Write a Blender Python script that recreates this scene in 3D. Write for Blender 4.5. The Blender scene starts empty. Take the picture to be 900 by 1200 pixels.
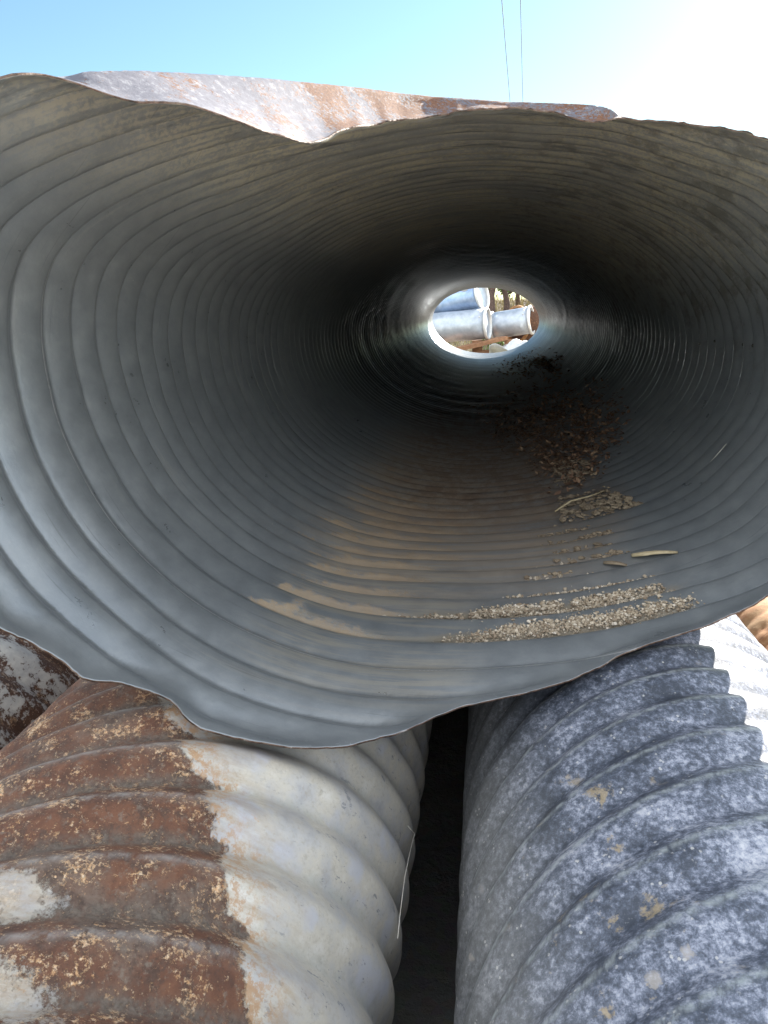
import bpy, bmesh, math, random
import numpy as np
from mathutils import Vector

random.seed(7)
RNG = np.random.default_rng(7)
PI = math.pi
SC = bpy.context.scene
COL = SC.collection
H = 1.786                                   # eye height of the photographer above the dirt
FPX = 900.0                                 # focal length in pixels of the 900 px wide photograph
VP = (567.6, 370.4)                         # where the parallel pipes run to

# ------------------------------------------------------------------ camera frame (used to measure the pipes)
def frame(vp):
    v = np.array([vp[0]-450, 600-vp[1], FPX]); v /= np.linalg.norm(v)
    x = np.cross([0, 1., 0], v); x /= np.linalg.norm(x)
    return np.stack([x, v, np.cross(v, x)])
ROT = frame(VP)
def rays(p):
    p = np.asarray(p, float)
    w = np.stack([p[:, 0]-450, 600-p[:, 1], np.full(len(p), FPX)], 1) @ ROT.T
    return w[:, 0]/w[:, 1], w[:, 2]/w[:, 1]

def smooth(x, a, b):
    t = np.clip((x-a)/(b-a), 0, 1); return t*t*(3-2*t)

def vnoise(x, y, seed=0):
    """2D value noise in -1..1 (numpy)"""
    xi = np.floor(x).astype(np.int64); yi = np.floor(y).astype(np.int64)
    fx = x-xi; fy = y-yi
    fx = fx*fx*(3-2*fx); fy = fy*fy*(3-2*fy)
    def hsh(a, b):
        n = (a*374761393+b*668265263+seed*974711) & 0xffffffff
        n = ((n ^ (n >> 13))*1274126177) & 0xffffffff
        return ((n ^ (n >> 16)) & 0xffff)/32767.5-1
    a = hsh(xi, yi); b = hsh(xi+1, yi); c = hsh(xi, yi+1); d = hsh(xi+1, yi+1)
    return (a*(1-fx)+b*fx)*(1-fy)+(c*(1-fx)+d*fx)*fy

# ------------------------------------------------------------------ object helpers
def link(o, parent=None):
    COL.objects.link(o)
    if parent: o.parent = parent
    return o
def tag(o, label=None, cat=None, group=None, kind=None):
    if label: o['label'] = label
    if cat: o['category'] = cat
    if group: o['group'] = group
    if kind: o['kind'] = kind
    return o
def empty(name, loc=(0, 0, 0), rot=(0, 0, 0)):
    o = bpy.data.objects.new(name, None); o.location = loc; o.rotation_euler = rot
    o.empty_display_size = .1
    return link(o)
def np_mesh(name, V, Q, mats, parent=None, attr=None, midx=None, smoothf=True, loc=(0, 0, 0)):
    """V (n,3), Q (m,k) faces of one size (or a list of such arrays)"""
    Qs = Q if isinstance(Q, list) else [Q]
    me = bpy.data.meshes.new(name)
    V = np.asarray(V, np.float32)
    nl = sum(q.size for q in Qs); nf = sum(len(q) for q in Qs)
    me.vertices.add(len(V)); me.vertices.foreach_set('co', V.ravel())
    me.loops.add(nl); me.loops.foreach_set('vertex_index', np.concatenate([q.ravel() for q in Qs]).astype(np.int32))
    me.polygons.add(nf)
    tot = np.concatenate([np.full(len(q), q.shape[1], np.int32) for q in Qs])
    st = np.concatenate([[0], np.cumsum(tot)[:-1]]).astype(np.int32)
    me.polygons.foreach_set('loop_start', st)
    try: me.polygons.foreach_set('loop_total', tot)
    except Exception: pass
    me.polygons.foreach_set('use_smooth', np.full(nf, smoothf, bool))
    for m in (mats if isinstance(mats, (list, tuple)) else [mats]): me.materials.append(m)
    if midx is not None: me.polygons.foreach_set('material_index', np.asarray(midx, np.int32))
    if attr is not None:
        for k, a in attr.items():
            at = me.attributes.new(k, 'FLOAT_VECTOR', 'POINT'); at.data.foreach_set('vector', np.asarray(a, np.float32).ravel())
    me.update(calc_edges=True); me.validate()
    o = bpy.data.objects.new(name, me); o.location = loc
    return link(o, parent)
def bm_obj(name, bm, m, parent=None, smoothf=False, loc=(0, 0, 0), rot=(0, 0, 0)):
    me = bpy.data.meshes.new(name)
    bmesh.ops.recalc_face_normals(bm, faces=bm.faces[:])
    bm.to_mesh(me); bm.free(); me.materials.append(m)
    for p in me.polygons: p.use_smooth = smoothf
    o = bpy.data.objects.new(name, me); o.location = loc; o.rotation_euler = rot
    return link(o, parent)
def grid_quads(nr, nc, wrap=True, off=0, flip=False):
    r = np.arange(nr-1)[:, None]; c = np.arange(nc if wrap else nc-1)[None, :]
    c2 = (c+1) % nc
    a = r*nc+c; b = r*nc+c2; d = (r+1)*nc+c; e = (r+1)*nc+c2
    q = np.stack([a, b, e, d], -1).reshape(-1, 4)+off
    return q[:, ::-1] if flip else q

# ------------------------------------------------------------------ node helpers
class NT:
    def __init__(s, name):
        s.m = bpy.data.materials.new(name); s.m.use_nodes = True
        s.t = s.m.node_tree; s.t.nodes.clear()
        s.out = s.t.nodes.new('ShaderNodeOutputMaterial')
        s.b = s.t.nodes.new('ShaderNodeBsdfPrincipled')
        s.t.links.new(s.b.outputs[0], s.out.inputs[0])
    def n(s, typ, ins=None, **kw):
        nd = s.t.nodes.new(typ)
        for k, v in kw.items(): setattr(nd, k, v)
        for k, v in (ins or {}).items(): s.set(nd, k, v)
        return nd
    def set(s, nd, k, v):
        i = nd.inputs[k]
        if isinstance(v, bpy.types.NodeSocket): s.t.links.new(v, i)
        elif isinstance(v, (tuple, list)) and len(v) == 3 and i.type == 'RGBA': i.default_value = (*v, 1)
        else: i.default_value = v
    def obj(s): return s.n('ShaderNodeTexCoord').outputs['Object']
    def attr(s, name): return s.n('ShaderNodeAttribute', attribute_name=name).outputs['Vector']
    def sep(s, v):
        q = s.n('ShaderNodeSeparateXYZ', {0: v}); return q.outputs
    def comb(s, x, y, z): return s.n('ShaderNodeCombineXYZ', {0: x, 1: y, 2: z}).outputs[0]
    def noise(s, vec, scale, detail=4, rough=.55, dist=0.):
        return s.n('ShaderNodeTexNoise', {'Vector': vec, 'Scale': scale, 'Detail': detail, 'Roughness': rough, 'Distortion': dist}).outputs[0]
    def vor(s, vec, scale, feat='F1', out='Distance', rnd=1.):
        return s.n('ShaderNodeTexVoronoi', {'Vector': vec, 'Scale': scale, 'Randomness': rnd}, feature=feat).outputs[out]
    def math(s, op, a, b=0., c=0., clamp=False):
        nd = s.n('ShaderNodeMath', {0: a, 1: b, 2: c}, operation=op); nd.use_clamp = clamp; return nd.outputs[0]
    def add(s, a, b): return s.math('ADD', a, b)
    def sub(s, a, b): return s.math('SUBTRACT', a, b)
    def mul(s, a, b): return s.math('MULTIPLY', a, b)
    def step(s, v, lo, hi, a=0., b=1.):
        nd = s.n('ShaderNodeMapRange', {'Value': v, 'From Min': lo, 'From Max': hi, 'To Min': a, 'To Max': b}, interpolation_type='SMOOTHSTEP')
        return nd.outputs[0]
    def lin(s, v, lo, hi, a=0., b=1.):
        return s.n('ShaderNodeMapRange', {'Value': v, 'From Min': lo, 'From Max': hi, 'To Min': a, 'To Max': b}).outputs[0]
    def band(s, v, a0, a1, b0, b1): return s.mul(s.step(v, a0, a1), s.step(v, b0, b1, 1., 0.))
    def mix(s, f, a, b):
        nd = s.n('ShaderNodeMix', data_type='RGBA'); s.set(nd, 0, f); s.set(nd, 6, a); s.set(nd, 7, b); return nd.outputs[2]
    def ramp(s, v, stops):
        nd = s.n('ShaderNodeValToRGB', {0: v}); e = nd.color_ramp.elements
        while len(e) < len(stops): e.new(.5)
        for q, (p, c) in zip(e, stops): q.position = p; q.color = (*c, 1)
        return nd.outputs[0]
    def bump(s, h, strength=.3, dist=.005, normal=None):
        nd = s.n('ShaderNodeBump', {'Height': h, 'Strength': strength, 'Distance': dist})
        if normal is not None: s.set(nd, 'Normal', normal)
        return nd.outputs[0]
    def done(s, col, rough=.6, metal=0., normal=None, spec=None):
        s.set(s.b, 'Base Color', col); s.set(s.b, 'Roughness', rough); s.set(s.b, 'Metallic', metal)
        if normal is not None: s.set(s.b, 'Normal', normal)
        if spec is not None: s.set(s.b, 'Specular IOR Level', spec)
        return s.m

def scaled(t, v, sx, sy, sz):
    return t.n('ShaderNodeVectorMath', {0: v, 1: (sx, sy, sz)}, operation='MULTIPLY').outputs[0]

# ------------------------------------------------------------------ materials
def mat_inner():
    t = NT('weathered_zinc_inside'); o = t.obj(); a = t.attr('cyl'); th, Y, h = t.sep(a)[0:3]
    cth, sth = t.math('COSINE', th), t.math('SINE', th)
    eL, rY, rD = t.sep(t.attr('edge'))[0:3]
    ring = t.comb(t.mul(cth, 1.2), t.mul(sth, 1.2), t.mul(rY, 26.))      # streaks that follow the corrugation
    big = t.noise(o, 2.2, 5, .6); med = t.noise(o, 14, 6, .65); fine = t.noise(o, 90, 4, .6)
    streak = t.noise(ring, 3., 5, .6)
    col = t.ramp(t.add(t.mul(med, .6), t.mul(big, .4)), [(.3, (.22, .242, .262)), (.5, (.28, .303, .325)), (.72, (.35, .372, .39))])
    col = t.mix(t.step(fine, .62, .8, 0, .3), col, (.42, .42, .41))
    # pale oxide smears
    sm = t.mul(t.step(t.noise(ring, 1.3, 6, .7), .56, .75), t.step(big, .45, .62))
    col = t.mix(t.mul(sm, .5), col, (.46, .46, .45))
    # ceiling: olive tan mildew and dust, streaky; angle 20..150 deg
    ceil = t.mul(t.band(th, .1, .9, 2.0, 2.6), t.step(Y, 8., 4.))  # crust faded out by depth, putting the deep pipe's shade into the colour
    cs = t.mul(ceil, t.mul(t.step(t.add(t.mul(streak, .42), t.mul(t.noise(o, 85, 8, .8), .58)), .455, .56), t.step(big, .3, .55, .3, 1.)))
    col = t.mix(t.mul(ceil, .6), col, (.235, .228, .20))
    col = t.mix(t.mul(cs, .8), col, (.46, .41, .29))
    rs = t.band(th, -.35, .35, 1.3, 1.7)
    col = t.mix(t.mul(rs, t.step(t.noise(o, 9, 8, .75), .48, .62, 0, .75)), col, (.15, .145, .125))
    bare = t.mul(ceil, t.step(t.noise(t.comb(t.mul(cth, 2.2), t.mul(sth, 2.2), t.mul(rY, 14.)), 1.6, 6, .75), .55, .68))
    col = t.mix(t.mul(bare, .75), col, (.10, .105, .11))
    # floor: dried silt lying in the troughs, angles -2.3 .. -1.55 rad
    fl = t.band(th, -2.2, -2.0, -1.66, -1.48)
    wob = t.add(h, t.add(t.mul(t.sub(med, .5), 1.6), t.mul(t.math('ABSOLUTE', t.add(th, 1.85)), 3.)))
    yy = t.band(Y, 1.72, 1.95, 3.2, 4.6)
    thn = t.add(th, t.mul(t.sub(t.noise(o, 4.5, 5, .65), .5), .55))
    redge = t.lin(Y, 1.75, 3., -1.86, -1.50)
    reg = t.mul(t.mul(t.step(thn, -2.3, -1.95), t.step(t.sub(thn, redge), .16, -.16)), t.band(Y, 1.6, 2.0, 2.9, 5.5))
    sn = t.add(t.mul(t.noise(o, 9, 5, .6), .5), t.mul(t.noise(o, 60, 8, .8), .5))
    silt = t.step(t.add(t.add(reg, t.mul(t.sub(sn, .5), 2.6)), t.lin(h, -1., 1., -.75, .2)), .40, .78)
    silt = t.mul(silt, t.step(reg, .0, .3))
    dusty = t.mul(t.mul(fl, t.band(Y, 1.4, 1.75, 3.6, 6.)), t.step(t.noise(ring, 2., 6, .7), .42, .62))
    col = t.mix(t.mul(dusty, .7), col, (.48, .44, .37))
    col = t.mix(t.mul(silt, t.lin(sn, .35, .62, .6, .95)), col, t.mix(t.add(t.mul(fine, .5), t.mul(med, .5)), (.33, .235, .15), (.52, .40, .275)))
    film = t.mul(t.mul(t.band(thn, -2.35, -1.9, -1.35, -.85), t.band(Y, 1.9, 2.6, 3.6, 7.)), t.step(t.noise(ring, 1.6, 6, .7), .3, .62, .3, 1.))
    col = t.mix(t.mul(film, .75), col, t.mix(t.add(t.mul(med, .5), t.mul(t.noise(ring, 3.5, 6, .75), .5)), (.19, .135, .09), (.46, .35, .24)))
    # sandy dirt bedded below the gravel
    sd_ = t.mul(t.mul(t.band(thn, -1.75, -1.55, -1.12, -.95), t.band(Y, 1.84, 1.92, 2.12, 2.22)), t.step(t.add(h, t.mul(t.sub(sn, .5), 3.)), -.2, .35))
    col = t.mix(t.mul(sd_, .85), col, t.mix(fine, (.30, .25, .19), (.46, .40, .31)))
    # dark leaf stain further in
    lf = t.mul(t.band(thn, -2.25, -1.75, -1.2, -.85), t.band(Y, 2.4, 3.6, 7.5, 10.))
    col = t.mix(t.mul(t.mul(lf, t.step(t.noise(o, 14, 8, .78), .38, .60)), .75), col, (.17, .105, .07))
    # white drip specks
    sp = t.step(t.vor(o, 26), .035, .06, 1, 0)
    col = t.mix(t.mul(sp, t.step(t.noise(o, 3.3, 2), .56, .62, 0, .55)), col, (.5, .5, .48))
    scr = t.step(t.noise(t.comb(t.mul(cth, 3.), t.mul(sth, 3.), t.mul(Y, 160.)), 1., 3, .5), .66, .74)
    col = t.mix(t.mul(scr, .25), col, (.07, .07, .07))
    seam_line = t.add(t.band(rY, 1.7035, 1.7065, 1.7085, 1.7115), t.mul(t.band(rY, 2.4155, 2.4185, 2.4205, 2.4235), .5))  # pale line along two groove lips, left wall and floor
    side = t.math('MAXIMUM', t.step(th, -1.0, -1.3), t.step(th, 2.5, 2.75))
    seam_line = t.mul(t.mul(seam_line, side), t.step(t.noise(t.comb(t.mul(cth, 3.), t.mul(sth, 3.), 0.), 2., 4, .6), .34, .5, .35, 1.))
    col = t.mix(t.mul(seam_line, .9), col, (.72, .73, .74))
    scf = t.mul(t.step(t.noise(o, 75, 6, .7, 1.2), .60, .66), t.mul(t.step(rD, .07, .0), t.step(t.noise(o, 6.5, 3), .52, .60)))
    col = t.mix(t.mul(scf, .85), col, (.62, .63, .65))
    dirt = t.math('MAXIMUM', t.math('MAXIMUM', silt, t.mul(film, .7)), cs)
    rough = t.add(t.lin(med, .3, .7, .27, .42), t.mul(dirt, .35))
    metal = t.mul(t.sub(1., t.math('MINIMUM', t.add(dirt, t.mul(ceil, .8)), 1.)), .50)
    nb = t.bump(t.add(t.mul(fine, .35), t.add(t.mul(med, .5), t.mul(silt, 1.4))), .2, .006)
    return t.done(col, rough, metal, nb)

def rust_cols(t, o, k=1.):
    big = t.noise(o, 5*k, 6, .6); med = t.noise(o, 22*k, 8, .68, .4); fine = t.noise(o, 130*k, 6, .7)
    c = t.ramp(med, [(.28, (.06, .032, .023)), (.45, (.115, .05, .03)), (.6, (.165, .072, .04)), (.78, (.11, .075, .058))])
    c = t.mix(t.step(big, .52, .68, 0, .75), c, t.ramp(fine, [(.3, (.10, .07, .055)), (.7, (.20, .165, .135))]))
    blot = t.noise(o, 26*k, 7, .7, .2); sp = t.noise(o, 190*k, 6, .75)
    c = t.mix(t.step(blot, .5, .62, 0, .8), c, t.ramp(sp, [(.35, (.045, .028, .022)), (.65, (.10, .06, .045))]))
    c = t.mix(t.step(t.noise(o, 75*k, 6, .7), .54, .66, 0, .7), c, (.19, .155, .125))
    f1 = t.add(t.mul(t.noise(o, 120*k, 9, .8, .1), .72), t.mul(t.noise(o, 16*k, 6, .65), .40))
    fl = t.step(f1, .59, .65)
    c = t.mix(t.mul(fl, .9), c, t.ramp(sp, [(.3, (.44, .20, .08)), (.48, (.66, .41, .22)), (.66, (.82, .68, .52))]))
    c = t.mix(t.step(t.noise(o, 140*k, 5, .7), .56, .66, 0, .5), c, (.05, .03, .022))
    c = t.mix(t.step(t.vor(o, 120*k), .10, .16, .45, 0), c, (.40, .24, .13))
    return c, big, med, fine, fl

def mat_outer():
    """outside skin of the top pipe: chalky zinc, blooming rust"""
    t = NT('chalky_zinc_outside'); o = t.obj(); a = t.attr('cyl'); th, Y, h = t.sep(a)[0:3]
    rc, big, med, fine, fl = rust_cols(t, o, 1.4)
    z = t.ramp(t.noise(o, 60, 6, .7), [(.3, (.10, .10, .125)), (.55, (.15, .15, .18)), (.7, (.30, .30, .32))])
    dth = t.step(th, 2.15, 1.75)                                       # more rust towards the crown
    m = t.step(t.add(t.add(t.mul(t.noise(o, 110, 9, .8), .7), t.mul(t.noise(o, 11, 5, .6), .5)), t.mul(dth, .1)), .655, .71)
    col = t.mix(m, z, t.ramp(fine, [(.3, (.08, .035, .022)), (.6, (.18, .08, .04)), (.75, (.34, .21, .11))]))
    rim = t.n('ShaderNodeAttribute', attribute_name='edge').outputs['Vector']; e = t.sep(rim)[0]
    col = t.mix(t.mul(t.step(t.add(e, t.mul(t.sub(med, .5), 1.)), .55, .95), .8), col, t.mix(med, (.34, .19, .12), (.55, .46, .39)))
    hb = t.step(e, .9, .985)
    col = t.mix(hb, col, t.mix(fine, (.16, .075, .05), (.42, .25, .16)))
    return t.done(col, .75, t.mul(t.sub(1., m), .1), t.bump(t.add(m, t.mul(fine, .6)), .4, .004))

def mat_rim():
    t = NT('torch_cut_rim'); o = t.obj()
    c = t.ramp(t.noise(o, 30, 6, .7), [(.40, (.035, .022, .016)), (.50, (.12, .07, .05)), (.60, (.18, .135, .11)), (.72, (.46, .44, .43))])
    return t.done(c, .6, .3, t.bump(t.noise(o, 120, 4), .5, .003))

def mat_left():
    """painted zinc on the right flank, flaking rust over the crown and left flank"""
    t = NT('flaking_rust_and_cream_zinc'); o = t.obj(); a = t.attr('cyl'); th, Y, h = t.sep(a)[0:3]
    rc, big, med, fine, fl = rust_cols(t, o)
    n1 = t.add(t.mul(t.noise(o, 20, 5, .6), .6), t.mul(t.noise(o, 110, 7, .8), .4)); n2 = t.noise(o, 4.5, 4, .55)
    cream = t.ramp(t.noise(o, 11, 7, .65), [(.3, (.33, .325, .34)), (.45, (.46, .445, .43)), (.58, (.53, .49, .42)), (.72, (.62, .595, .555))])
    cream = t.mix(t.step(fine, .5, .7, 0, .45), cream, (.34, .29, .22))
    cream = t.mix(t.mul(t.step(t.noise(o, 60, 8, .8), .52, .64), t.step(t.noise(o, 7, 4), .42, .6, .15, .7)), cream, (.37, .335, .28))
    cream = t.mix(t.step(t.noise(o, 8.5, 3), .56, .66, 0, .55), cream, (.46, .475, .55))
    # grey scuffs where the film has worn off, mostly low on the flank
    scu = t.mul(t.step(t.noise(t.comb(t.mul(th, 6.), t.mul(Y, 17.), h), 1.9, 7, .72), .605, .64), t.step(th, 1.15, .45, .12, 1.))
    cream = t.mix(t.mul(scu, .85), cream, (.19, .195, .215))
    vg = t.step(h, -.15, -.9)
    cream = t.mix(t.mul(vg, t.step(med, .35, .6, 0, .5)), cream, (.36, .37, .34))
    # where rust begins: angle of the boundary, pushed into the trough
    bnd = t.add(t.add(t.lin(Y, .82, 1.82, .75, 2.07), t.mul(vg, -.09)), t.mul(t.sub(n1, .5), .42))
    d = t.sub(th, bnd)
    m = t.step(d, -.012, .02)
    back = t.step(th, -1.4, -1.2, 1., 0.)                             # the far underside is rusty as well
    m = t.math('MAXIMUM', m, back)
    # islands of intact film inside the rust (left flank, near end)
    isl = 0.
    nz = t.add(t.mul(t.sub(t.noise(o, 22, 5, .6), .5), 2.4), t.mul(t.sub(t.noise(o, 95, 9, .85), .5), 5.))
    for (tc, yc, ra, rb) in ((1.55, .835, .17, .036), (1.42, .69, .22, .04), (1.505, 1.412, .05, .02)):
        q = t.add(t.math('POWER', t.mul(t.sub(th, tc), 1/ra), 2.), t.math('POWER', t.mul(t.sub(Y, yc), 1/rb), 2.))
        isl = t.math('MAXIMUM', isl, t.step(t.add(q, nz), 1.35, .65, 0., .78))
    m = t.mul(m, t.sub(1., isl))
    halo = t.mul(t.band(d, -.22, -.005, .0, .03), t.step(t.noise(o, 60, 9, .8), .46, .56))
    stain = t.mul(t.step(d, -.55, -.02), t.step(t.noise(t.comb(t.mul(th, 2.2), t.mul(Y, 26.), h), 1.5, 7, .7), .40, .66))
    cream = t.mix(t.mul(stain, .6), cream, (.36, .27, .18))
    cream = t.mix(t.mul(halo, .85), cream, t.mix(fine, (.30, .15, .07), (.52, .32, .16)))
    spots = t.mul(t.step(t.noise(o, 26, 7, .7), .635, .69), t.step(d, -.55, -.05))
    cream = t.mix(t.mul(spots, .7), cream, (.50, .29, .14))
    # grey grit caught in the troughs
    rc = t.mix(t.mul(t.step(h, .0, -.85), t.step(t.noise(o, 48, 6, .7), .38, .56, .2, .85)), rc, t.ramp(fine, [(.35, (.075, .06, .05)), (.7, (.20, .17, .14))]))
    # slightly lighter crest line
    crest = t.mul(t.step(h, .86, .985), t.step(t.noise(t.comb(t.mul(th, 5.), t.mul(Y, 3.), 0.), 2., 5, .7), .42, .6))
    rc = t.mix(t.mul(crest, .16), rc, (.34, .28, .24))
    lnx = t.sep(t.attr('aux'))[0]
    pale = t.mul(lnx, t.step(t.noise(t.comb(t.mul(th, 9.), t.mul(Y, 5.), 0.), 2., 6, .7), .36, .56))
    rc = t.mix(t.mul(pale, .75), rc, (.36, .33, .31))  # highlight of the fold lines painted as a thin pale line
    cream = t.mix(t.mul(pale, .25), cream, (.30, .31, .36))
    col = t.mix(m, cream, rc)
    nb = t.bump(t.add(t.mul(m, .9), t.add(t.mul(t.mul(med, m), 1.1), t.add(t.mul(fine, t.add(.15, t.mul(m, .9))), t.mul(fl, t.mul(m, .8))))), .55, .005)
    return t.done(col, t.lin(m, 0, 1, .52, .82), t.mul(t.sub(1., m), .08), nb)

def mat_right():
    """mottled, oxidised zinc"""
    t = NT('mottled_zinc'); o = t.obj(); a = t.attr('cyl'); th, Y, h = t.sep(a)[0:3]
    n1 = t.noise(o, 78, 8, .76, .12); n2 = t.noise(o, 12, 5, .6); n3 = t.noise(o, 3.2, 4, .55); fine = t.noise(o, 210, 5, .7)
    v = t.add(t.add(t.mul(n1, .78), t.mul(t.sub(n2, .5), .44)), t.add(t.mul(t.sub(n3, .5), .30), .055))
    v = t.add(t.add(v, t.mul(t.sub(fine, .5), .12)), .018)
    col = t.ramp(v, [(.36, (.05, .059, .08)), (.45, (.095, .11, .148)), (.505, (.18, .20, .26)), (.57, (.335, .355, .425)), (.66, (.51, .515, .55))])
    flank = t.step(th, 2.1, 2.75)
    col = t.mix(t.mul(flank, .7), col, t.ramp(n1, [(.35, (.17, .172, .168)), (.65, (.27, .268, .255))]))
    col = t.mix(t.step(fine, .6, .75, 0, .5), col, (.48, .48, .48))
    fl = t.mul(t.step(t.add(t.vor(o, 95), t.mul(t.sub(fine, .5), .5)), .2, .28, 1, 0), t.step(t.noise(o, 30, 3), .56, .64))
    col = t.mix(t.mul(fl, .6), col, (.62, .60, .57))
    spot = t.mul(t.step(t.add(t.vor(o, 11), t.mul(t.sub(n1, .5), .45)), .09, .13, 1, 0), t.step(t.noise(o, 6.3, 2), .56, .6))
    col = t.mix(t.mul(spot, .5), col, (.50, .45, .40))
    # ochre mud cakes near the trough on the flank
    mud = t.mul(t.step(t.add(t.add(t.noise(o, 17, 6, .72, .2), t.mul(t.noise(o, 3.7, 3), .35)), t.mul(t.sub(n1, .5), .35)), .785, .87), t.band(th, 1.7, 1.95, 2.35, 2.6))
    mud = t.mul(mud, t.step(Y, 1.6, 1.25))
    col = t.mix(t.mul(mud, .75), col, t.mix(fine, (.30, .225, .12), (.42, .33, .20)))
    # light on the far side of each crest, painted as a thin pale line
    ln = t.sep(t.attr('aux'))[0]
    seam = t.mul(ln, t.step(t.noise(t.comb(t.mul(th, 14.), t.mul(Y, 8.), 0.), 2., 6, .7), .35, .6))
    col = t.mix(t.mul(seam, .85), col, (.44, .48, .49))
    nb = t.bump(t.add(t.add(n1, t.mul(fine, .5)), t.mul(mud, .8)), .4, .003)
    return t.done(col, t.lin(n2, .35, .65, .5, .68), .12, nb)

def mat_rust_pipe(name='dry_orange_rust', bright=True):
    t = NT(name); o = t.obj(); n = t.noise(o, 30, 8, .7, .5); b = t.noise(o, 4, 5, .6)
    if bright:
        c = t.ramp(n, [(.3, (.17, .075, .03)), (.5, (.33, .155, .06)), (.7, (.46, .28, .14))])
        c = t.mix(t.step(b, .5, .65, 0, .6), c, (.40, .27, .14))
    else:
        c = t.ramp(n, [(.3, (.07, .04, .025)), (.55, (.13, .06, .035)), (.7, (.33, .2, .11))])
    return t.done(c, .85, 0., t.bump(n, .4, .004))

def mat_fl():
    """far left pipe: dark rust with zinc islands"""
    t = NT('patchy_rust_and_zinc'); o = t.obj(); a = t.attr('cyl'); th, Y, h = t.sep(a)[0:3]
    rc, big, med, fine, fl = rust_cols(t, o)
    m = t.step(t.add(t.mul(t.noise(o, 5.5, 4, .6), .6), t.mul(t.noise(o, 60, 8, .78, .1), .45)), .50, .535)
    z = t.ramp(med, [(.35, (.36, .36, .36)), (.65, (.55, .54, .50))])
    rc = t.mix(.45, rc, (.045, .028, .02))
    return t.done(t.mix(m, rc, z), .75, 0., t.bump(t.add(med, t.mul(m, .6)), .45, .004))

def mat_dirt():
    t = NT('packed_dirt'); o = t.obj()
    n = t.noise(o, 1.1, 6, .6); f = t.noise(o, 24, 6, .7); g = t.vor(o, 34, out='Color')
    c = t.ramp(t.add(t.mul(n, .5), t.mul(f, .5)), [(.35, (.40, .35, .28)), (.5, (.50, .45, .37)), (.68, (.58, .53, .45))])
    c = t.mix(.15, c, g)
    dk = t.n('ShaderNodeSeparateXYZ', {0: o}).outputs
    c = t.mix(t.mul(t.step(dk[1], 12.5, 15.), .8), c, (.13, .095, .065))     # soil made browner beyond the stack to cut light bounced into the pipe
    # shade of the gap put into the soil colour below the stack
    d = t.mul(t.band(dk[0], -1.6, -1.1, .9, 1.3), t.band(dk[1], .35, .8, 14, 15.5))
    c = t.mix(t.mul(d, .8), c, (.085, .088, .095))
    return t.done(c, .95, 0., t.bump(t.add(f, t.mul(n, .6)), .7, .03))

def mat_simple(name, stops, scale=20, rough=.6, metal=0., bump=.3, bd=.004, detail=6):
    t = NT(name); o = t.obj(); n = t.noise(o, scale, detail, .65)
    return t.done(t.ramp(n, stops), rough, metal, t.bump(n, bump, bd))

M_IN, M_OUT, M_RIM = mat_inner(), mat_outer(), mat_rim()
M_LEFT, M_RIGHT, M_FL, M_ORANGE = mat_left(), mat_right(), mat_fl(), mat_rust_pipe()
M_DIRT = mat_dirt()
M_LINER = mat_simple('dull_zinc', [(.35, (.10, .10, .10)), (.65, (.2, .2, .2))], 12, .6, .3)
M_GALV = mat_simple('bright_galvanised', [(.35, (.40, .45, .52)), (.65, (.54, .59, .66))], 7, .42, .5, .08)
M_BLUE = mat_simple('blue_shaded_zinc', [(.35, (.24, .34, .52)), (.65, (.36, .47, .66))], 7, .35, .6, .08)  # blue skylight on the shaded drum put into its zinc colour
M_GALVF = mat_simple('flange_zinc', [(.35, (.62, .63, .63)), (.65, (.78, .78, .76))], 9, .45, .35, .1)
M_WOOD = mat_simple('weathered_plank', [(.3, (.22, .10, .05)), (.7, (.40, .21, .11))], 8, .8, 0., .4)
M_BARK = mat_simple('bark', [(.3, (.075, .05, .045)), (.7, (.17, .115, .10))], 14, .9, 0., .8, .02)
M_WIRE = mat_simple('cable_sheath', [(.4, (.16, .17, .19)), (.6, (.2, .21, .23))], 10, .6)
M_STRAW = mat_simple('dry_straw', [(.35, (.45, .35, .2)), (.65, (.62, .52, .34))], 30, .7)
M_STRAWW = mat_simple('bleached_straw', [(.35, (.6, .56, .48)), (.65, (.75, .72, .66))], 30, .7)
M_CLOD = mat_simple('dry_mud', [(.3, (.22, .165, .115)), (.55, (.32, .25, .175)), (.7, (.42, .34, .25))], 40, .95, 0., .6, .004)
M_HOLE = mat_simple('dark_hole', [(.4, (.03, .03, .03)), (.6, (.07, .065, .06))], 60, .5, .4)
M_HAY = mat_simple('dry_bank_grass', [(.3, (.30, .24, .13)), (.55, (.42, .35, .20)), (.7, (.36, .38, .16))], 9, .95, 0., .8, .05)

def mat_pebble():
    t = NT('pebbles'); o = t.obj(); i = t.sep(t.attr('tone'))[0]
    c = t.ramp(i, [(0., (.24, .18, .125)), (.4, (.42, .34, .25)), (.75, (.54, .455, .35)), (1., (.68, .61, .52))])
    return t.done(c, .9, 0., t.bump(t.noise(o, 300, 4), .4, .002))
def mat_litter():
    t = NT('dead_leaf_litter'); i = t.sep(t.attr('tone'))[0]
    c = t.ramp(i, [(0., (.10, .055, .035)), (.5, (.22, .125, .08)), (.85, (.36, .22, .14)), (1., (.5, .34, .22))])
    return t.done(c, .8)
def mat_leaf():
    t = NT('broad_leaves'); i = t.sep(t.attr('tone'))[0]
    c = t.ramp(i, [(0., (.05, .09, .02)), (.5, (.11, .18, .035)), (1., (.20, .27, .06))])
    t.set(t.b, 'Transmission Weight', 0.)
    return t.done(c, .6)
M_PEB, M_LIT, M_LEAF = mat_pebble(), mat_litter(), mat_leaf()

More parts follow.
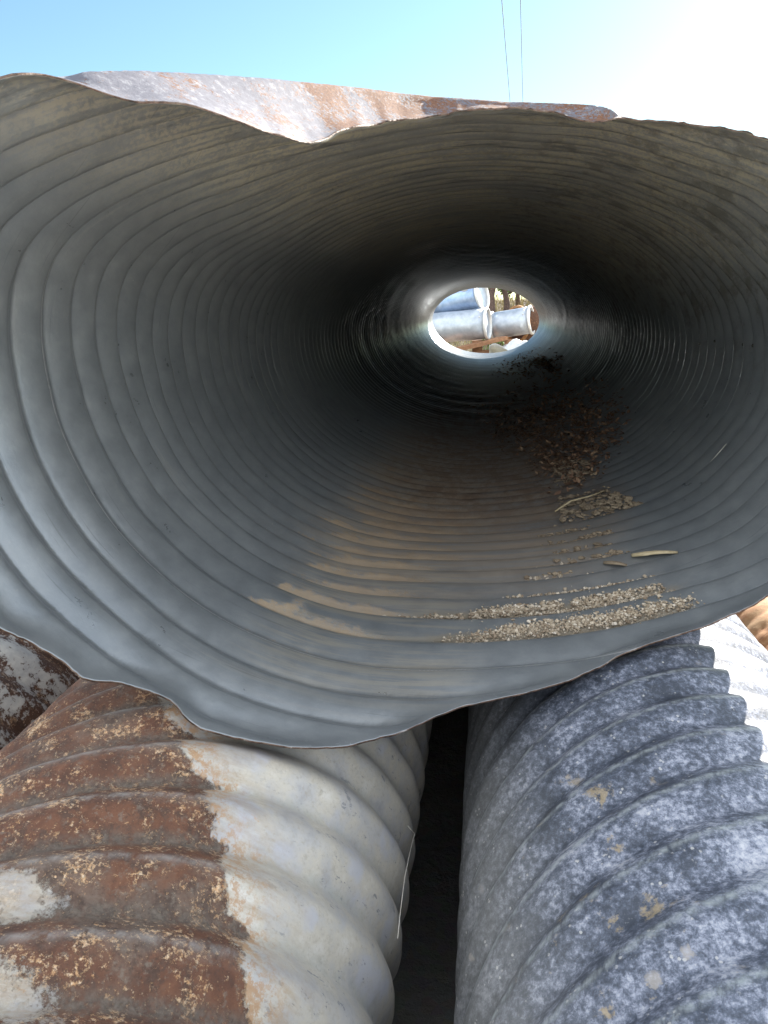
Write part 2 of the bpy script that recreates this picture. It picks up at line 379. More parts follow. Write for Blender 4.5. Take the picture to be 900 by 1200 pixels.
# ------------------------------------------------------------------ section of the big top pipe
# ring points read off the photograph give the squashed section (centre, half axes, lobes)
RING_A = [(147,240),(123,257),(100,277),(83,293),(72,320),(65,350),(65,380),(75,475),(100,530),(112,560),(147,613),(173,643),(200,668),(233,695),(267,715),(300,731),(350,753),(400,766),(450,772),(500,773),(600,773),(647,768),(713,757)]
RING_B = [(113,297),(103,320),(98,350),(100,400),(112,460),(132,515),(150,550),(200,615),(250,660),(300,693),(350,713),(400,732),(450,740),(507,743),(547,742),(600,738),(647,733),(713,725),(763,714),(830,697),(880,683)]
CX, CZ, BB, TL = -.038, -.152, .6775, -.010
FX, FZ, FB, FTL, YFAR = .018, -.083, .603, -.0575, 15.15
def sect(Y):
    k = np.clip((Y-2.4)/(YFAR-2.4), 0, 1)
    return (CX+(FX-CX)*k, CZ+(FZ-CZ)*k, BB+(FB-BB)*k, TL+(FTL-TL)*k)
LOBE_T = np.radians(np.linspace(-180, 180, 73)); LOBE = np.ones(73)
def ell_coords(dx, dz, Y):
    cx, cz, b, tl = sect(Y); X = Y*dx-cx; Z = Y*dz-cz; co, si = np.cos(tl), np.sin(tl)
    return X*co+Z*si, (-X*si+Z*co)/b
def lobe(th, Y):
    f = np.interp((th+PI) % (2*PI)-PI, LOBE_T, LOBE)
    return 1+(f-1)*(1-smooth(Y, 2.2, 6.))
def hit(p):
    """where the picture ray meets the top pipe's inside: depth, section angle"""
    dx, dz = rays(p); lo = np.full(len(dx), .02); hi = np.full(len(dx), 60.)
    for _ in range(50):
        m = (lo+hi)/2; u, w = ell_coords(dx, dz, m)
        ins = np.hypot(u, w) < lobe(np.arctan2(w, u), m)
        lo = np.where(ins, m, lo); hi = np.where(ins, hi, m)
    u, w = ell_coords(dx, dz, lo)
    return lo, np.arctan2(w, u)
def fit_lobes():
    T, Fv = [], []
    for C in (RING_A, RING_B):
        Y, th = hit(C); T += list(th); Fv += list(np.mean(Y)/Y)
    T = np.array(T); Fv = np.array(Fv)
    for i, t0 in enumerate(LOBE_T):
        d = (T-t0+PI) % (2*PI)-PI; w = np.exp(-(d/.14)**2); s = w.sum()
        LOBE[i] = (np.sum(w*Fv)+.25)/(s+.25)
    LOBE[-1] = LOBE[0]
fit_lobes()
def section_pt(th, Y, scale=1., off=0.):
    """inside surface point; off = outwards along the section normal"""
    cx, cz, b, tl = sect(Y); f = lobe(th, Y)*scale
    u = np.cos(th)*f; w = np.sin(th)*f*b
    nu = np.cos(th)*b; nw = np.sin(th); nn = np.hypot(nu, nw)
    u = u+off*nu/nn; w = w+off*nw/nn
    co, si = np.cos(tl), np.sin(tl)
    return u*co-w*si+cx, u*si+w*co+cz
PITCH, AMP, PH0 = .1187, .0120, 1.752+.0594
# grooves counted from ring A: their real spacing wanders because the mouth is crushed
GROOVES = {0: RING_A+[(183,227),(230,200),(300,184)],
 -1: [(25,380),(25,350),(50,287),(70,260),(150,210),(68,560),(300,773),(350,787),(433,805),(533,808),(600,800)],
 -2: [(0,293),(20,270),(50,237),(100,208),(167,183),(233,170),(22,560),(30,590)],
 -3: [(0,235),(33,208),(83,183),(150,163),(200,152),(0,610)],
 -4: [(0,190),(67,160),(133,143),(200,135),(0,703)], -5: [(0,147),(67,130),(117,120)], -6: [(0,107),(43,107)],
 1: RING_B+[(173,243),(207,230),(267,213),(300,206)],
 2: [(157,283),(187,260),(217,243),(267,227),(300,220),(500,711),(580,717),(647,710),(700,702),(778,685),(124,350),(124,380)], 3: [(160,317),(173,297),(200,277),(233,262),(513,693),(593,693),(149,350)],
 4: [(172,350)], 5: [(193,350)], 6: [(210,350)], 7: [(225,350)]}
def make_warp():
    T, Yv, D = [], [], []
    for k, pts in GROOVES.items():
        Y, t = hit(pts); T += list(t); Yv += list(Y); D += list(Y-1.752-PITCH*k)
    TOPD = ((110, .52), (100, .58), (85, .60), (60, .50), (35, .30), (10, .12), (-15, .05))
    for td, dd in TOPD:
        for y, q in ((1.6, 1.), (1.9, 1.), (2.2, .97), (2.6, .9), (3., .82)): T.append(math.radians(td)); Yv.append(y); D.append(.05+(dd-.05)*q)
    for td in range(-180, 180, 15):
        for y, q in ((3.6, .7), (4.2, .62), (4.8, .58)): T.append(math.radians(td)); Yv.append(y); D.append(.10+q*max(0., np.interp(td, [-15, 10, 35, 60, 85, 100, 112, 120, 140, 160], [0, .02, .2, .4, .5, .49, .44, .36, .15, 0])))
    T, Yv, D = map(np.array, (T, Yv, D))
    tg = np.radians(np.arange(-180, 181, 3)); yg = np.arange(1., 5., .1)
    G = np.zeros((len(tg), len(yg)))
    for i, t0 in enumerate(tg):
        dt = (T-t0+PI) % (2*PI)-PI
        for j, y0 in enumerate(yg):
            dy = Yv-y0
            w = np.exp(-(dt/.13)**2-(dy/.22)**2)+4e-3*np.exp(-(dt/.4)**2-(dy/.6)**2)+1e-7
            X = np.stack([np.ones_like(dt), dt, dy], 1); XtW = X.T*w
            lam = np.diag([1e-9, .004, .004])
            G[i, j] = np.clip(np.linalg.solve(XtW @ X+lam, XtW @ D)[0], -.06, .64)
    G2 = G.copy()
    for _ in range(3):                                  # light smoothing
        P = np.concatenate([G2[-2:-1], G2, G2[1:2]]); G2 = (P[:-2]+2*P[1:-1]+P[2:])/4
        G2[:, 1:-1] = (G2[:, :-2]+2*G2[:, 1:-1]+G2[:, 2:])/4
    G = G2
    G[-1] = G[0]
    return G
WARP = make_warp()
def warp(th, Y):
    a = ((th+PI) % (2*PI))/math.radians(3); b = np.clip((Y-1.)/.1, 0, 38.999)
    a = np.clip(a, 0, 119.999); i = a.astype(int); j = b.astype(int); fa = a-i; fb = b-j
    return (WARP[i, j]*(1-fa)+WARP[i+1, j]*fa)*(1-fb)+(WARP[i, j+1]*(1-fa)+WARP[i+1, j+1]*fa)*fb
def corr(th, Y):
    th = np.asarray(th, float); Y = np.asarray(Y, float)
    q = (Y-warp(th, Y)-PH0)/PITCH+.5
    u = (q+.04) % 1.                                    # from a groove: long easy rise inwards, then a short drop
    g = np.where(u < .64, 1-(1-np.clip(u/.64, 0, 1))**1.6, 0.)
    g = np.where(u < .06, g*smooth(u, -.06, .06)+0*g, g)
    g = np.where(u >= .64, 1-smooth(u, .60, 1.0), g)
    k = np.floor(q+.54)
    seam = np.exp(-(((q+.5) % 1.-.28)/.035)**2)*(np.mod(k, 6) == 0)
    return 2*g-1+.22*seam                               # +1 on the inward lip of each band, -1 in the groove
def corr_off(th, Y):
    return AMP*(1-corr(th, Y))

# torn front edge and the crushed crown, read off the photograph
EDGE_BOT = [(0,737),(33,750),(60,763),(83,780),(97,792),(110,797),(140,798),(167,807),(190,815),(207,825),(220,843),(233,853),(253,857),(280,865),(320,873),(347,876),(377,875),(410,873),(427,867),(463,860),(480,855),(500,843),(527,832),(553,825),(600,815),(660,799),(703,780),(723,769),(747,759),(780,747),(800,741),(831,731),(847,722),(863,717),(873,713),(887,706),(899,697)]
EDGE_TOP = [(897,165),(867,157),(840,151),(813,147),(790,143),(757,141),(733,138),(710,142),(690,145),(677,142),(657,135),(633,131),(600,129),(567,129),(540,132),(513,136),(500,140),(467,143),(433,147),(403,153),(383,162),(370,169),(352,168),(340,163),(300,152),(277,143),(250,133),(227,125),(200,121),(173,123),(147,121),(133,116),(100,103),(67,92),(33,88.5),(1,88)]
HUMP = [(733,138),(723,132),(700,128),(667,125),(633,123),(600,122),(550,118),(507,115),(467,111),(400,103),(350,98),(300,93),(267,91),(200,87),(167,85),(133,85),(100,87),(67,92)]
Yb, Tb = hit(EDGE_BOT); Yt, Tt = hit(EDGE_TOP); Yh, Th = hit(HUMP)
hs = np.argsort(Th); Ths, Yhs = Th[hs], Yh[hs]
def hump_y(t): return np.interp(t, Ths, Yhs)
t_lo, t_hi = Ths[0], Ths[-1]
def lip_depth(t):
    """how far the crushed lip reaches in front of the hump"""
    return .15*smooth(t, t_lo, t_lo+.25)*(1-smooth(t, t_hi-.22, t_hi))+.02
rho = np.ones(len(Yt)); Ye_t = Yt.copy(); Te_t = Tt.copy()
dxe, dze = rays(EDGE_TOP)
for i in range(len(Yt)):
    if t_lo < Tt[i] < t_hi:
        t_i = Tt[i]
        for _ in range(4):
            y = min(hump_y(t_i)-lip_depth(t_i), Yt[i])
            u, w = ell_coords(dxe[i], dze[i], y); t_i = math.atan2(w, u)
        Ye_t[i] = y; Te_t[i] = t_i; rho[i] = math.hypot(u, w)/lobe(t_i, y)
# closed tables over the angle
eT = np.concatenate([Tb, Te_t]); eY = np.concatenate([Yb, Ye_t]); eR = np.concatenate([np.ones(len(Yb)), rho])
od = np.argsort(eT); eT, eY, eR = eT[od], eY[od], eR[od]
def edge_y(t):
    t = (t+PI) % (2*PI)-PI
    y = np.interp(t, eT, eY, period=2*PI)
    return y
def edge_rho(t):
    return np.interp((t+PI) % (2*PI)-PI, eT, eR, period=2*PI)

def build_top_pipe():
    root = empty('culvert_pipe', (0, 0, H))
    tag(root, 'huge squashed grey culvert pipe with torn front edge, lying on top of the stack', 'culvert pipe')
    NC = 640
    th = -PI+2*PI*np.arange(NC)/(NC-1)                       # first and last column coincide
    ye = edge_y(th)
    k = np.ones(5)/5
    ye_s = np.convolve(np.concatenate([ye[-3:-1], ye, ye[1:3]]), k, 'valid')
    # small tears: more on the upper right rim
    jag = .005*vnoise(np.cos(th)*28+90, np.sin(th)*28+90, 1)+.004*vnoise(np.cos(th)*80+200, np.sin(th)*80+200, 2)
    top_r = smooth(th, .3, .6)*(1-smooth(th, 2., 2.2))
    jag = jag*(.6+1.3*top_r)+top_r*.014*np.maximum(0, vnoise(th*75, th*0+11, 5)-.35)
    ye = ye_s+jag
    er = edge_rho(th); rh = np.convolve(np.concatenate([er[-3:-1], er, er[1:3]]), k, 'valid')
    yh = np.maximum(hump_y(th), ye+.03)
    def rows(n1, d2, d3):
        a = np.linspace(0, 1, n1)[:, None]
        y1 = ye[None]*(1-a)+3.0*a
        y2 = np.arange(3.0+d2, 6.0, d2)[:, None]*np.ones(NC)
        y3 = np.arange(6.0+d3, YFAR, d3)[:, None]*np.ones(NC)
        return np.concatenate([y1, y2, y3, np.full((1, NC), YFAR)])
    def surf(Y, off):
        T = th[None]*np.ones_like(Y)
        x = np.clip((yh[None]-Y)/(yh-ye)[None], 0, 1)
        g = np.where(x < .12, x*x/.12*.9, 1-(1-x)**2.2)
        g = np.where(x < .12, (1-(1-.12)**2.2)*(x/.12)**1.3, g)
        dent = (1-rh)[None]*g
        # hand-sized buckles
        cT, sT = np.cos(T)*2.2, np.sin(T)*2.2
        wob = .005*vnoise(cT+50, sT+Y*1.7+50, 21)+.0015*vnoise(cT*3+50, sT*3+Y*5+50, 22)
        wob = wob*smooth(Y, 1.2, 2.6)
        # the corrugation is ironed flat along the torch-cut rim and over the crushed lip
        rimd = Y-ye[None]
        keep = .1+.9*smooth(rimd, .0, .10)
        crush = np.clip((1-rh)[None]*9, 0, 1)
        past = smooth(Y-yh[None], .03, .3)
        keep = keep*(1-crush)+keep*crush*past
        co = corr_off(T, Y)*keep
        X, Z = section_pt(T, Y, 1-dent, co+off+wob)
        h = -corr(T, Y)                                          # +1 in the trough (towards the outside)
        return np.stack([X, Y, Z], -1), np.stack([T, Y, h], -1), x
    Yi = rows(360, .0075, .0135); Pi, Ai, xi = surf(Yi, 0.)
    Yo = rows(360, .02, .05); Po, Ao, xo = surf(Yo, .004+.014*smooth(Yo-np.where(rh < .995, yh, ye)[None], .08, .4))
    ni, no = len(Yi), len(Yo)
    V = np.concatenate([Pi.reshape(-1, 3), Po.reshape(-1, 3)]); A = np.concatenate([Ai.reshape(-1, 3), Ao.reshape(-1, 3)])
    lipmask = np.clip((1-rh)*6, 0, 1)[None]
    E = np.concatenate([(xi*lipmask).reshape(-1), (xo*lipmask).reshape(-1)]); RY = np.concatenate([(Y_-warp(th[None]*np.ones_like(Y_), Y_)).reshape(-1) for Y_ in (Yi, Yo)]); RD = np.concatenate([(Y_-ye[None]).reshape(-1) for Y_ in (Yi, Yo)])
    E = np.stack([E, RY, RD], -1)
    qi = grid_quads(ni, NC, False, 0, False); off = ni*NC
    qo = grid_quads(no, NC, False, off, True)
    c = np.arange(NC-1); c2 = c+1
    qr = np.stack([c2, c, off+c, off+c2], -1)
    lf = (ni-1)*NC; lo = off+(no-1)*NC
    qe = np.stack([lf+c, lf+c2, lo+c2, lo+c], -1)
    mid = np.concatenate([np.zeros(len(qi)), np.ones(len(qo)), np.full(len(qr)+len(qe), 2)])
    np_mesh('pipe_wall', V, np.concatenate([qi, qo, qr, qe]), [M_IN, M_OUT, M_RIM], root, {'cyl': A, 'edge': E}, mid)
    # row of bolt holes in the right wall, shown as dark studs
    for px in [(820,403),(833,400),(855,401),(868,404),(881,405)]:
        Y, t = hit([px]); x, z = section_pt(t, Y, 1., corr_off(t, Y)-.002)
        bm = bmesh.new()
        r = random.uniform(.006, .009)
        bmesh.ops.create_cone(bm, cap_ends=True, segments=12, radius1=r, radius2=r*.7, depth=.008)
        o = bm_obj('bolt_hole', bm, M_HOLE, root, False, (x[0], Y[0], z[0]), (0, -PI/2, 0))
    return root
TOP = build_top_pipe()

# ------------------------------------------------------------------ lower pipes
def lower_pipe(label, cx, cz, R, L, p, ph, mat, y0, y1, NC=400, amp=.013, dy=12, group='pipes of the bottom row', seam=-PI/2):
    root = empty('corrugated_pipe', (cx, 0, H+cz))
    tag(root, label, 'corrugated pipe', group)
    th = seam+2*PI*np.arange(NC+1)/NC                              # seam underneath; two coincident columns avoided by NC wrap
    th = th[:-1]
    near = np.arange(y0, min(4., y1), p/dy); far = np.arange(min(4., y1), y1, p/7)
    y = np.concatenate([near, far, [y1]])
    T = th[None]*np.ones((len(y), 1)); Y = y[:, None]*np.ones((1, NC))
    phi = 2*PI*(Y-L*T-ph)/p
    k = np.cos(phi)
    cr = .42*k+.58*(2*(np.cos(phi/2)**2+.003)**.38-1)
    # asymmetric aux line just beyond each crest
    d = ((Y-L*T-ph)/p) % 1.
    aux = np.exp(-((d-.10)/.05)**2)
    R_ = R-amp*.55+amp*cr+.004*vnoise(T*2.5+50, Y*2.2, 31)+.0016*vnoise(T*9+50, Y*9, 32)
    P = np.stack([R_*np.cos(T), Y, R_*np.sin(T)], -1)
    A = np.stack([T, Y, cr], -1); X = np.stack([aux, aux*0, aux*0], -1)
    n = len(y)
    yi = np.array([y0, y0+.05, (y0+y1)/2, y1])
    Ti = th[None]*np.ones((4, 1)); Yi = yi[:, None]*np.ones((1, NC)); ri = R-amp*1.55-.012
    Pi = np.stack([ri*np.cos(Ti), Yi, ri*np.sin(Ti)], -1)
    V = np.concatenate([P.reshape(-1, 3), Pi.reshape(-1, 3)])
    A = np.concatenate([A.reshape(-1, 3), np.stack([Ti, Yi, Ti*0], -1).reshape(-1, 3)])
    X = np.concatenate([X.reshape(-1, 3), np.zeros((4*NC, 3))])
    off = n*NC; c = np.arange(NC); c2 = (c+1) % NC
    qo = grid_quads(n, NC, True, 0, True); qi = grid_quads(4, NC, True, off, False)
    qr = np.concatenate([np.stack([c2, c, off+c, off+c2], -1), np.stack([(n-1)*NC+c, (n-1)*NC+c2, off+3*NC+c2, off+3*NC+c], -1)])
    mid = np.concatenate([np.zeros(len(qo)), np.ones(len(qi)+len(qr))])
    np_mesh('pipe_wall', V, np.concatenate([qo, qi, qr]), [mat, M_LINER], root, {'cyl': A, 'aux': X}, mid)
    return root
RR = .488; RLt = .516
pR = .1330; LR = -8*pR/(2*PI)
pL = .1534; LLt = -9*pL/(2*PI)
lower_pipe('mottled blue grey pipe under the huge pipe, right of the dark gap', .8977*RR, -2.638*RR, RR, LR, pR, 3.408*RR-.004, M_RIGHT, .22, 14.6, amp=.0115)
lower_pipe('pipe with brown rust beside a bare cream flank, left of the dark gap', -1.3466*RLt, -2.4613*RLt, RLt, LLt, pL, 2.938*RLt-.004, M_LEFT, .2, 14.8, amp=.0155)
lower_pipe('patchy dark rusty pipe at the far left, behind the rust and cream pipe', -1.3466*RLt-1.03, -2.53*RLt+.03, .5, -.2, .2*2*PI/8, .06, M_FL, .35, 14.2, NC=300, dy=10)
lower_pipe('slim sunlit orange rusty pipe at the right edge, beyond the mottled grey pipe', 1.25, -H+.30, .29, -.10, .1*2*PI/6, .03, M_ORANGE, .5, 13.8, NC=260, amp=.003, dy=8)

# ------------------------------------------------------------------ grit, clods, litter and straws on the pipe floor
def inside(poly, p):
    x, y = p; c = False; n = len(poly)
    for i in range(n):
        x1, y1 = poly[i]; x2, y2 = poly[(i+1) % n]
        if (y1 > y) != (y2 > y) and x < (x2-x1)*(y-y1)/(y2-y1)+x1: c = not c
    return c
def sample(poly, n, feather=9., seed=0):
    """points in a picture outline, thinning out towards it and gathering in drifts"""
    xs = [q[0] for q in poly]; ys = [q[1] for q in poly]; out = []; m = len(poly)
    tries = 0
    while len(out) < n and tries < n*60:
        tries += 1
        x, y = random.uniform(min(xs)-2, max(xs)+2), random.uniform(min(ys)-2, max(ys)+2)
        if not inside(poly, (x, y)): continue
        d = 1e9
        for i in range(m):
            x1, y1 = poly[i]; x2, y2 = poly[(i+1) % m]
            t = max(0, min(1, ((x-x1)*(x2-x1)+(y-y1)*(y2-y1))/max(1e-6, (x2-x1)**2+(y2-y1)**2)))
            d = min(d, math.hypot(x-x1-t*(x2-x1), y-y1-t*(y2-y1)))
        nz = float(vnoise(np.array([x/7.]), np.array([y/5.+40]), 77)[0])
        if random.random() < min(1., d/feather)**1.3*(.55+.6*nz): out.append((x, y))
    while len(out) < n: out.append(random.choice(out))
    return out
def on_floor(pts, settle=0., dy=0.):
    """points on the pipe floor; settle pulls them into the nearest trough"""
    Y, t = hit(pts)
    if settle:
        wp = warp(t, Y)
        tr = np.round((Y-wp-PH0)/PITCH-.5)+.5
        Yt_ = tr*PITCH+PH0+wp
        Y = Y+(Yt_-Y)*settle
    Y = Y+dy
    x, z = section_pt(t, Y, 1., corr_off(t, Y))
    return np.stack([x, Y, z], -1), t
ICO_V = None
def ico(sub=1):
    bm = bmesh.new(); bmesh.ops.create_icosphere(bm, subdivisions=sub, radius=1.)
    v = np.array([q.co[:] for q in bm.verts]); f = np.array([[q.index for q in p.verts] for p in bm.faces]); bm.free()
    return v, f
def rocks(name, spec, mat):
    V, F, A = [], [], []; n0 = 0
    iv, jf = ico(1)
    for (P, r, flat) in spec:
        s = r*(np.array([random.uniform(.7, 1.35), random.uniform(.7, 1.35), random.uniform(.5, .95)*flat]))
        v = iv*(1+.24*RNG.normal(size=(len(iv), 1)).clip(-1.3, 1.3))*s
        a = random.uniform(0, 6.28); ca, sa = math.cos(a), math.sin(a)
        v = np.stack([v[:, 0]*ca-v[:, 1]*sa, v[:, 0]*sa+v[:, 1]*ca, v[:, 2]], -1)+P
        V.append(v); F.append(jf+n0); n0 += len(iv)
        A.append(np.full((len(iv), 3), random.random()**1.1))
    return np_mesh(name, np.concatenate(V), np.concatenate(F), mat, None, {'tone': np.concatenate(A)}, smoothf=False, loc=(0, 0, H))
spec = []
def strew(poly, n, r0, r1, lift, settle, flat=1., pile=0., spread=.004):
    pts = sample(poly, n, 5. if settle > .2 else 12.)
    P, t = on_floor(pts, settle, np.array([random.gauss(0, spread) for _ in pts]))
    for i in range(n):
        r = r0*(r1/r0)**(random.random()**2.2)
        spec.append((P[i]+np.array([0, 0, lift*r+random.random()*pile]), r, flat))
G1 = [(500,745),(560,735),(640,715),(700,700),(780,692),(818,694),(800,704),(740,720),(660,733),(560,744)]
G2 = [(460,722),(540,713),(640,692),(700,684),(770,675),(778,682),(740,692),(660,708),(560,720)]
strew(G1, 5200, .0014, .0056, .5, .62, 1., .008, .011)
strew(G1, 3500, .0008, .0018, .6, .6, 1., .004, .014)
strew(G2, 2500, .0008, .0018, .6, .6, 1., .004, .012)
strew(G2, 3000, .0015, .0066, .5, .68, 1., .009, .008)
strew([(600,668),(690,650),(700,662),(620,676)], 60, .003, .012, .4, .8)
strew([(440,715),(520,712),(540,722),(450,724)], 90, .003, .008, .4, .8)
strew([(450,740),(700,700),(840,690),(820,720),(560,760)], 160, .0012, .003, .4, 0)
tag(rocks('gravel', spec, M_PEB), 'tan gravel lying in the troughs of the huge pipe floor', kind='stuff')
spec = []
strew([(625,618),(690,606),(700,628),(640,640),(625,630)], 200, .004, .013, .7, .6, .75)
strew([(640,640),(725,630),(732,648),(650,655)], 230, .004, .014, .7, .6, .75)
strew([(650,580),(715,572),(755,590),(700,606),(655,612)], 620, .005, .016, .7, .35, .7, .012)
strew([(668,615),(712,612),(722,625),(670,630)], 130, .004, .014, .7, .6, .75)
strew([(615,668),(670,655),(735,640),(730,652),(660,668)], 150, .004, .012, .7, .6, .75)
strew([(645,540),(690,535),(700,560),(650,572)], 480, .005, .016, .7, .35, .7, .012)
o = rocks('clods', spec, M_CLOD); tag(o, 'dry crumbled mud clods lying on the huge pipe floor', kind='stuff')

# dead leaf litter deeper in
V, F, A = [], [], []; n0 = 0
LIT = [([(575,490),(610,452),(655,432),(705,436),(738,470),(735,525),(712,560),(680,582),(640,584),(605,545)], 3600), ([(540,470),(640,440),(670,500),(580,540)], 700), ([(578,424),(610,412),(640,404),(664,420),(656,446),(600,452),(570,440)], 900)]
for poly, n in LIT:
    P, t = on_floor(sample(poly, n, 45.), .25)
    for i in range(n):
        s = random.uniform(.006, .019)*(1.5 if P[i][1] > 7 else 1)
        a = random.uniform(0, 6.28); tx, ty = random.gauss(0, .35), random.gauss(0, .35)
        ca, sa = math.cos(a), math.sin(a)
        q = np.array([(-1, 0, 0), (-.3, .42, .12), (.5, .38, .05), (1, 0, .22), (.45, -.4, .1), (-.35, -.4, .02)])*s
        q[:, 2] += q[:, 0]*tx+q[:, 1]*ty
        q = np.stack([q[:, 0]*ca-q[:, 1]*sa, q[:, 0]*sa+q[:, 1]*ca, q[:, 2]], -1)+P[i]+np.array([0, 0, .006+random.random()*(.03 if P[i][1] < 7 else .06)])
        V.append(q); F.append(np.array([[0, 1, 4, 5], [1, 2, 3, 4]])+n0); n0 += 6
        A.append(np.full((6, 3), random.random()))
tag(np_mesh('leaf_litter', np.concatenate(V), np.concatenate(F), M_LIT, None, {'tone': np.concatenate(A)}, smoothf=False, loc=(0, 0, H)),
    'brown dead leaf litter heaped deeper inside the huge pipe', kind='stuff')

def tube(name, pts, r, mat, parent=None, seg=6, taper=0.):
    pts = [Vector(p) for p in pts]; n = len(pts); V = []; 
    for i, p in enumerate(pts):
        d = (pts[min(i+1, n-1)]-pts[max(i-1, 0)]).normalized()
        a = d.orthogonal().normalized(); b = d.cross(a)
        rr = (r[i] if isinstance(r, (list, tuple)) else r)*(1-taper*i/(n-1))
        for k in range(seg):
            an = 2*PI*k/seg; V.append(p+a*math.cos(an)*rr+b*math.sin(an)*rr)
    q = grid_quads(n, seg, True, 0)
    caps = np.array([list(range(seg))[::-1], [(n-1)*seg+k for k in range(seg)]])
    return np_mesh(name, np.array([v[:] for v in V]), [q, caps], mat, parent)
def straw(label, pix, lift, r, mat, cat='straw', group=None):
    P, t = on_floor(pix)
    pts = [(p[0], p[1], p[2]+H+l) for p, l in zip(P, lift)]
    o = tube('dry_straw', pts, r, mat); tag(o, label, cat, group); return o
straw('thin tan straw lying across the mud clods on the pipe floor', [(649,603),(668,596),(690,587),(707,579)], [.03, .035, .03, .03], [.0035, .004, .0035, .002], M_STRAW)
straw('pale bleached straw leaning along the right wall of the huge pipe', [(812,552),(822,544),(836,534),(849,521)], [.006, .004, .004, .008], [.0018, .0026, .0024, .001], M_STRAWW)
def blade(name, label, pix, width, mat, cat):
    P, t = on_floor(pix); n = len(P); V = []
    P = np.array([P[0]+(P[-1]-P[0])*i/(n-1)+np.array([0, 0, .004+.006*math.sin(3.1*i/(n-1))]) for i in range(n)])
    for i, p in enumerate(P):
        w = width[i]
        for s, zz in ((-1, .004), (0, .011), (1, .004), (0, .001)):
            V.append((p[0], p[1]+s*w, p[2]+H+zz+.004))
    q = grid_quads(n, 4, True, 0)
    caps = np.array([[3, 2, 1, 0], [(n-1)*4+k for k in range(4)]])
    o = np_mesh(name, np.array(V), [q, caps], mat); tag(o, label, cat); return o
blade('dry_leaf', 'narrow pale dry leaf lying right of the mud clods', [(739,653),(750,654),(765,651),(778,648),(790,645)], [.012, .02, .016, .01, .002], M_STRAW, 'leaf')
blade('dry_leaf', 'small curled tan leaf lying behind the upper gravel strip', [(706,661),(715,662),(726,661),(732,660)], [.006, .016, .012, .002], M_CLOD, 'leaf')
# broken grass strand snagged on the cream flank
def on_lower(px, cx, cz, R):
    dx, dz = rays([px]); dx, dz = dx[0], dz[0]
    a = dx*dx+dz*dz; b = -2*(dx*cx+dz*cz); c = cx*cx+cz*cz-R*R
    D = b*b-4*a*c
    Y = (-b-math.sqrt(max(D, 0)))/(2*a); return Vector((Y*dx, Y, Y*dz+H))
pts = [on_lower(p, -1.3466*RLt, -2.4613*RLt, RLt+.012) for p in [(478,968),(486,977),(480,1000),(474,1030),(469,1070),(466,1100)]]
tag(tube('grass_strand', pts, .0009, M_STRAWW), 'fine pale grass strand hanging beside the dark gap on the cream flank', 'grass strand')

# ------------------------------------------------------------------ ground
def gz(x, y):
    x = np.asarray(x, float); y = np.asarray(y, float)
    m = .62*smooth(y, 15.6, 18.)*(1-smooth(y, 23., 26.))*(1-smooth(np.abs(x-.6), 3.5, 7.))
    bank = 2.5*smooth(y, 26., 38.)*(1-.35*smooth(np.abs(x), 20, 60))
    n = .03*vnoise(x*.8, y*.8, 41)+.012*vnoise(x*3, y*3, 42)
    far = smooth(np.hypot(x, y), 60, 200)
    near = 1-smooth(y, -1., .2)*(1-smooth(y, 14., 15.))*(1-smooth(np.abs(x), 3., 4.))
    return m+bank+n*near*(1-far)
def build_ground():
    xs = np.unique(np.concatenate([np.linspace(-12, 12, 121), np.sign(np.linspace(-1, 1, 61))*12+np.sign(np.linspace(-1, 1, 61))*(np.abs(np.linspace(-1, 1, 61))**2.5)*1500]))
    ys = np.unique(np.concatenate([np.linspace(-12, 45, 230), -12-1500*np.linspace(0, 1, 30)**2.5, 45+1500*np.linspace(0, 1, 30)**2.5]))
    X, Y = np.meshgrid(xs, ys); Z = gz(X, Y)
    o = np_mesh('ground', np.stack([X, Y, Z], -1).reshape(-1, 3), grid_quads(len(ys), len(xs), False), M_DIRT)
    tag(o, kind='structure')
build_ground()

# ------------------------------------------------------------------ what shows through the far end of the pipe
def at(px, py, Y):
    dx, dz = rays([(px, py)]); return Vector((dx[0]*Y, Y, dz[0]*Y+H))
def lathe(name, prof, mat, parent, seg=48, axis='x', cap=False):
    n = len(prof); a = np.linspace(0, 2*PI, seg, endpoint=False)
    V = np.array([(s, r*math.cos(q), r*math.sin(q)) for s, r in prof for q in a])
    return np_mesh(name, V, grid_quads(n, seg, True, 0, True), mat, parent)
def tank(label, loc, rot, length, R, hole=False, group='galvanised pipe sections beyond the far end'):
    t = empty('galvanised_drum', loc, rot); tag(t, label, 'drum', group)
    h = length/2
    mw = M_BLUE if hole else M_GALV
    lathe('drum_wall', [(-h, R*.97), (-h, R), (-h*.5, R+.004), (0, R), (h*.5, R+.004), (h, R), (h, R*.97), (h-.02, R*.965), (-h+.02, R*.965), (-h, R*.97)], mw, t)
    for s in (-1, 1):
        lathe('flange', [(s*h-.03, R+.002), (s*h-.03, R+.03), (s*h+.015, R+.034), (s*h+.03, R+.01), (s*h+.03, R-.02), (s*h-.03, R-.02)][::s], M_GALVF, t)
    bm = bmesh.new(); bmesh.ops.create_circle(bm, cap_ends=True, segments=40, radius=R*.96)
    bm_obj('end_plate', bm, M_GALV, t, False, (h-.03, 0, 0), (0, PI/2, 0))
    for k in range(7):
        an = .5+k*.38
        bm = bmesh.new(); bmesh.ops.create_uvsphere(bm, u_segments=8, v_segments=6, radius=.025)
        bm_obj('rivet', bm, M_GALVF, t, True, (h-.12, (R)*-math.cos(an), (R)*math.sin(an)))
    if hole:
        bm = bmesh.new(); bmesh.ops.create_cone(bm, cap_ends=True, segments=20, radius1=.13, radius2=.13, depth=.08)
        bm_obj('port', bm, M_GALVF, t, False, (h*.55, -R*.72, R*.62), (.85, 0, 0))
    return t
YD = 20.
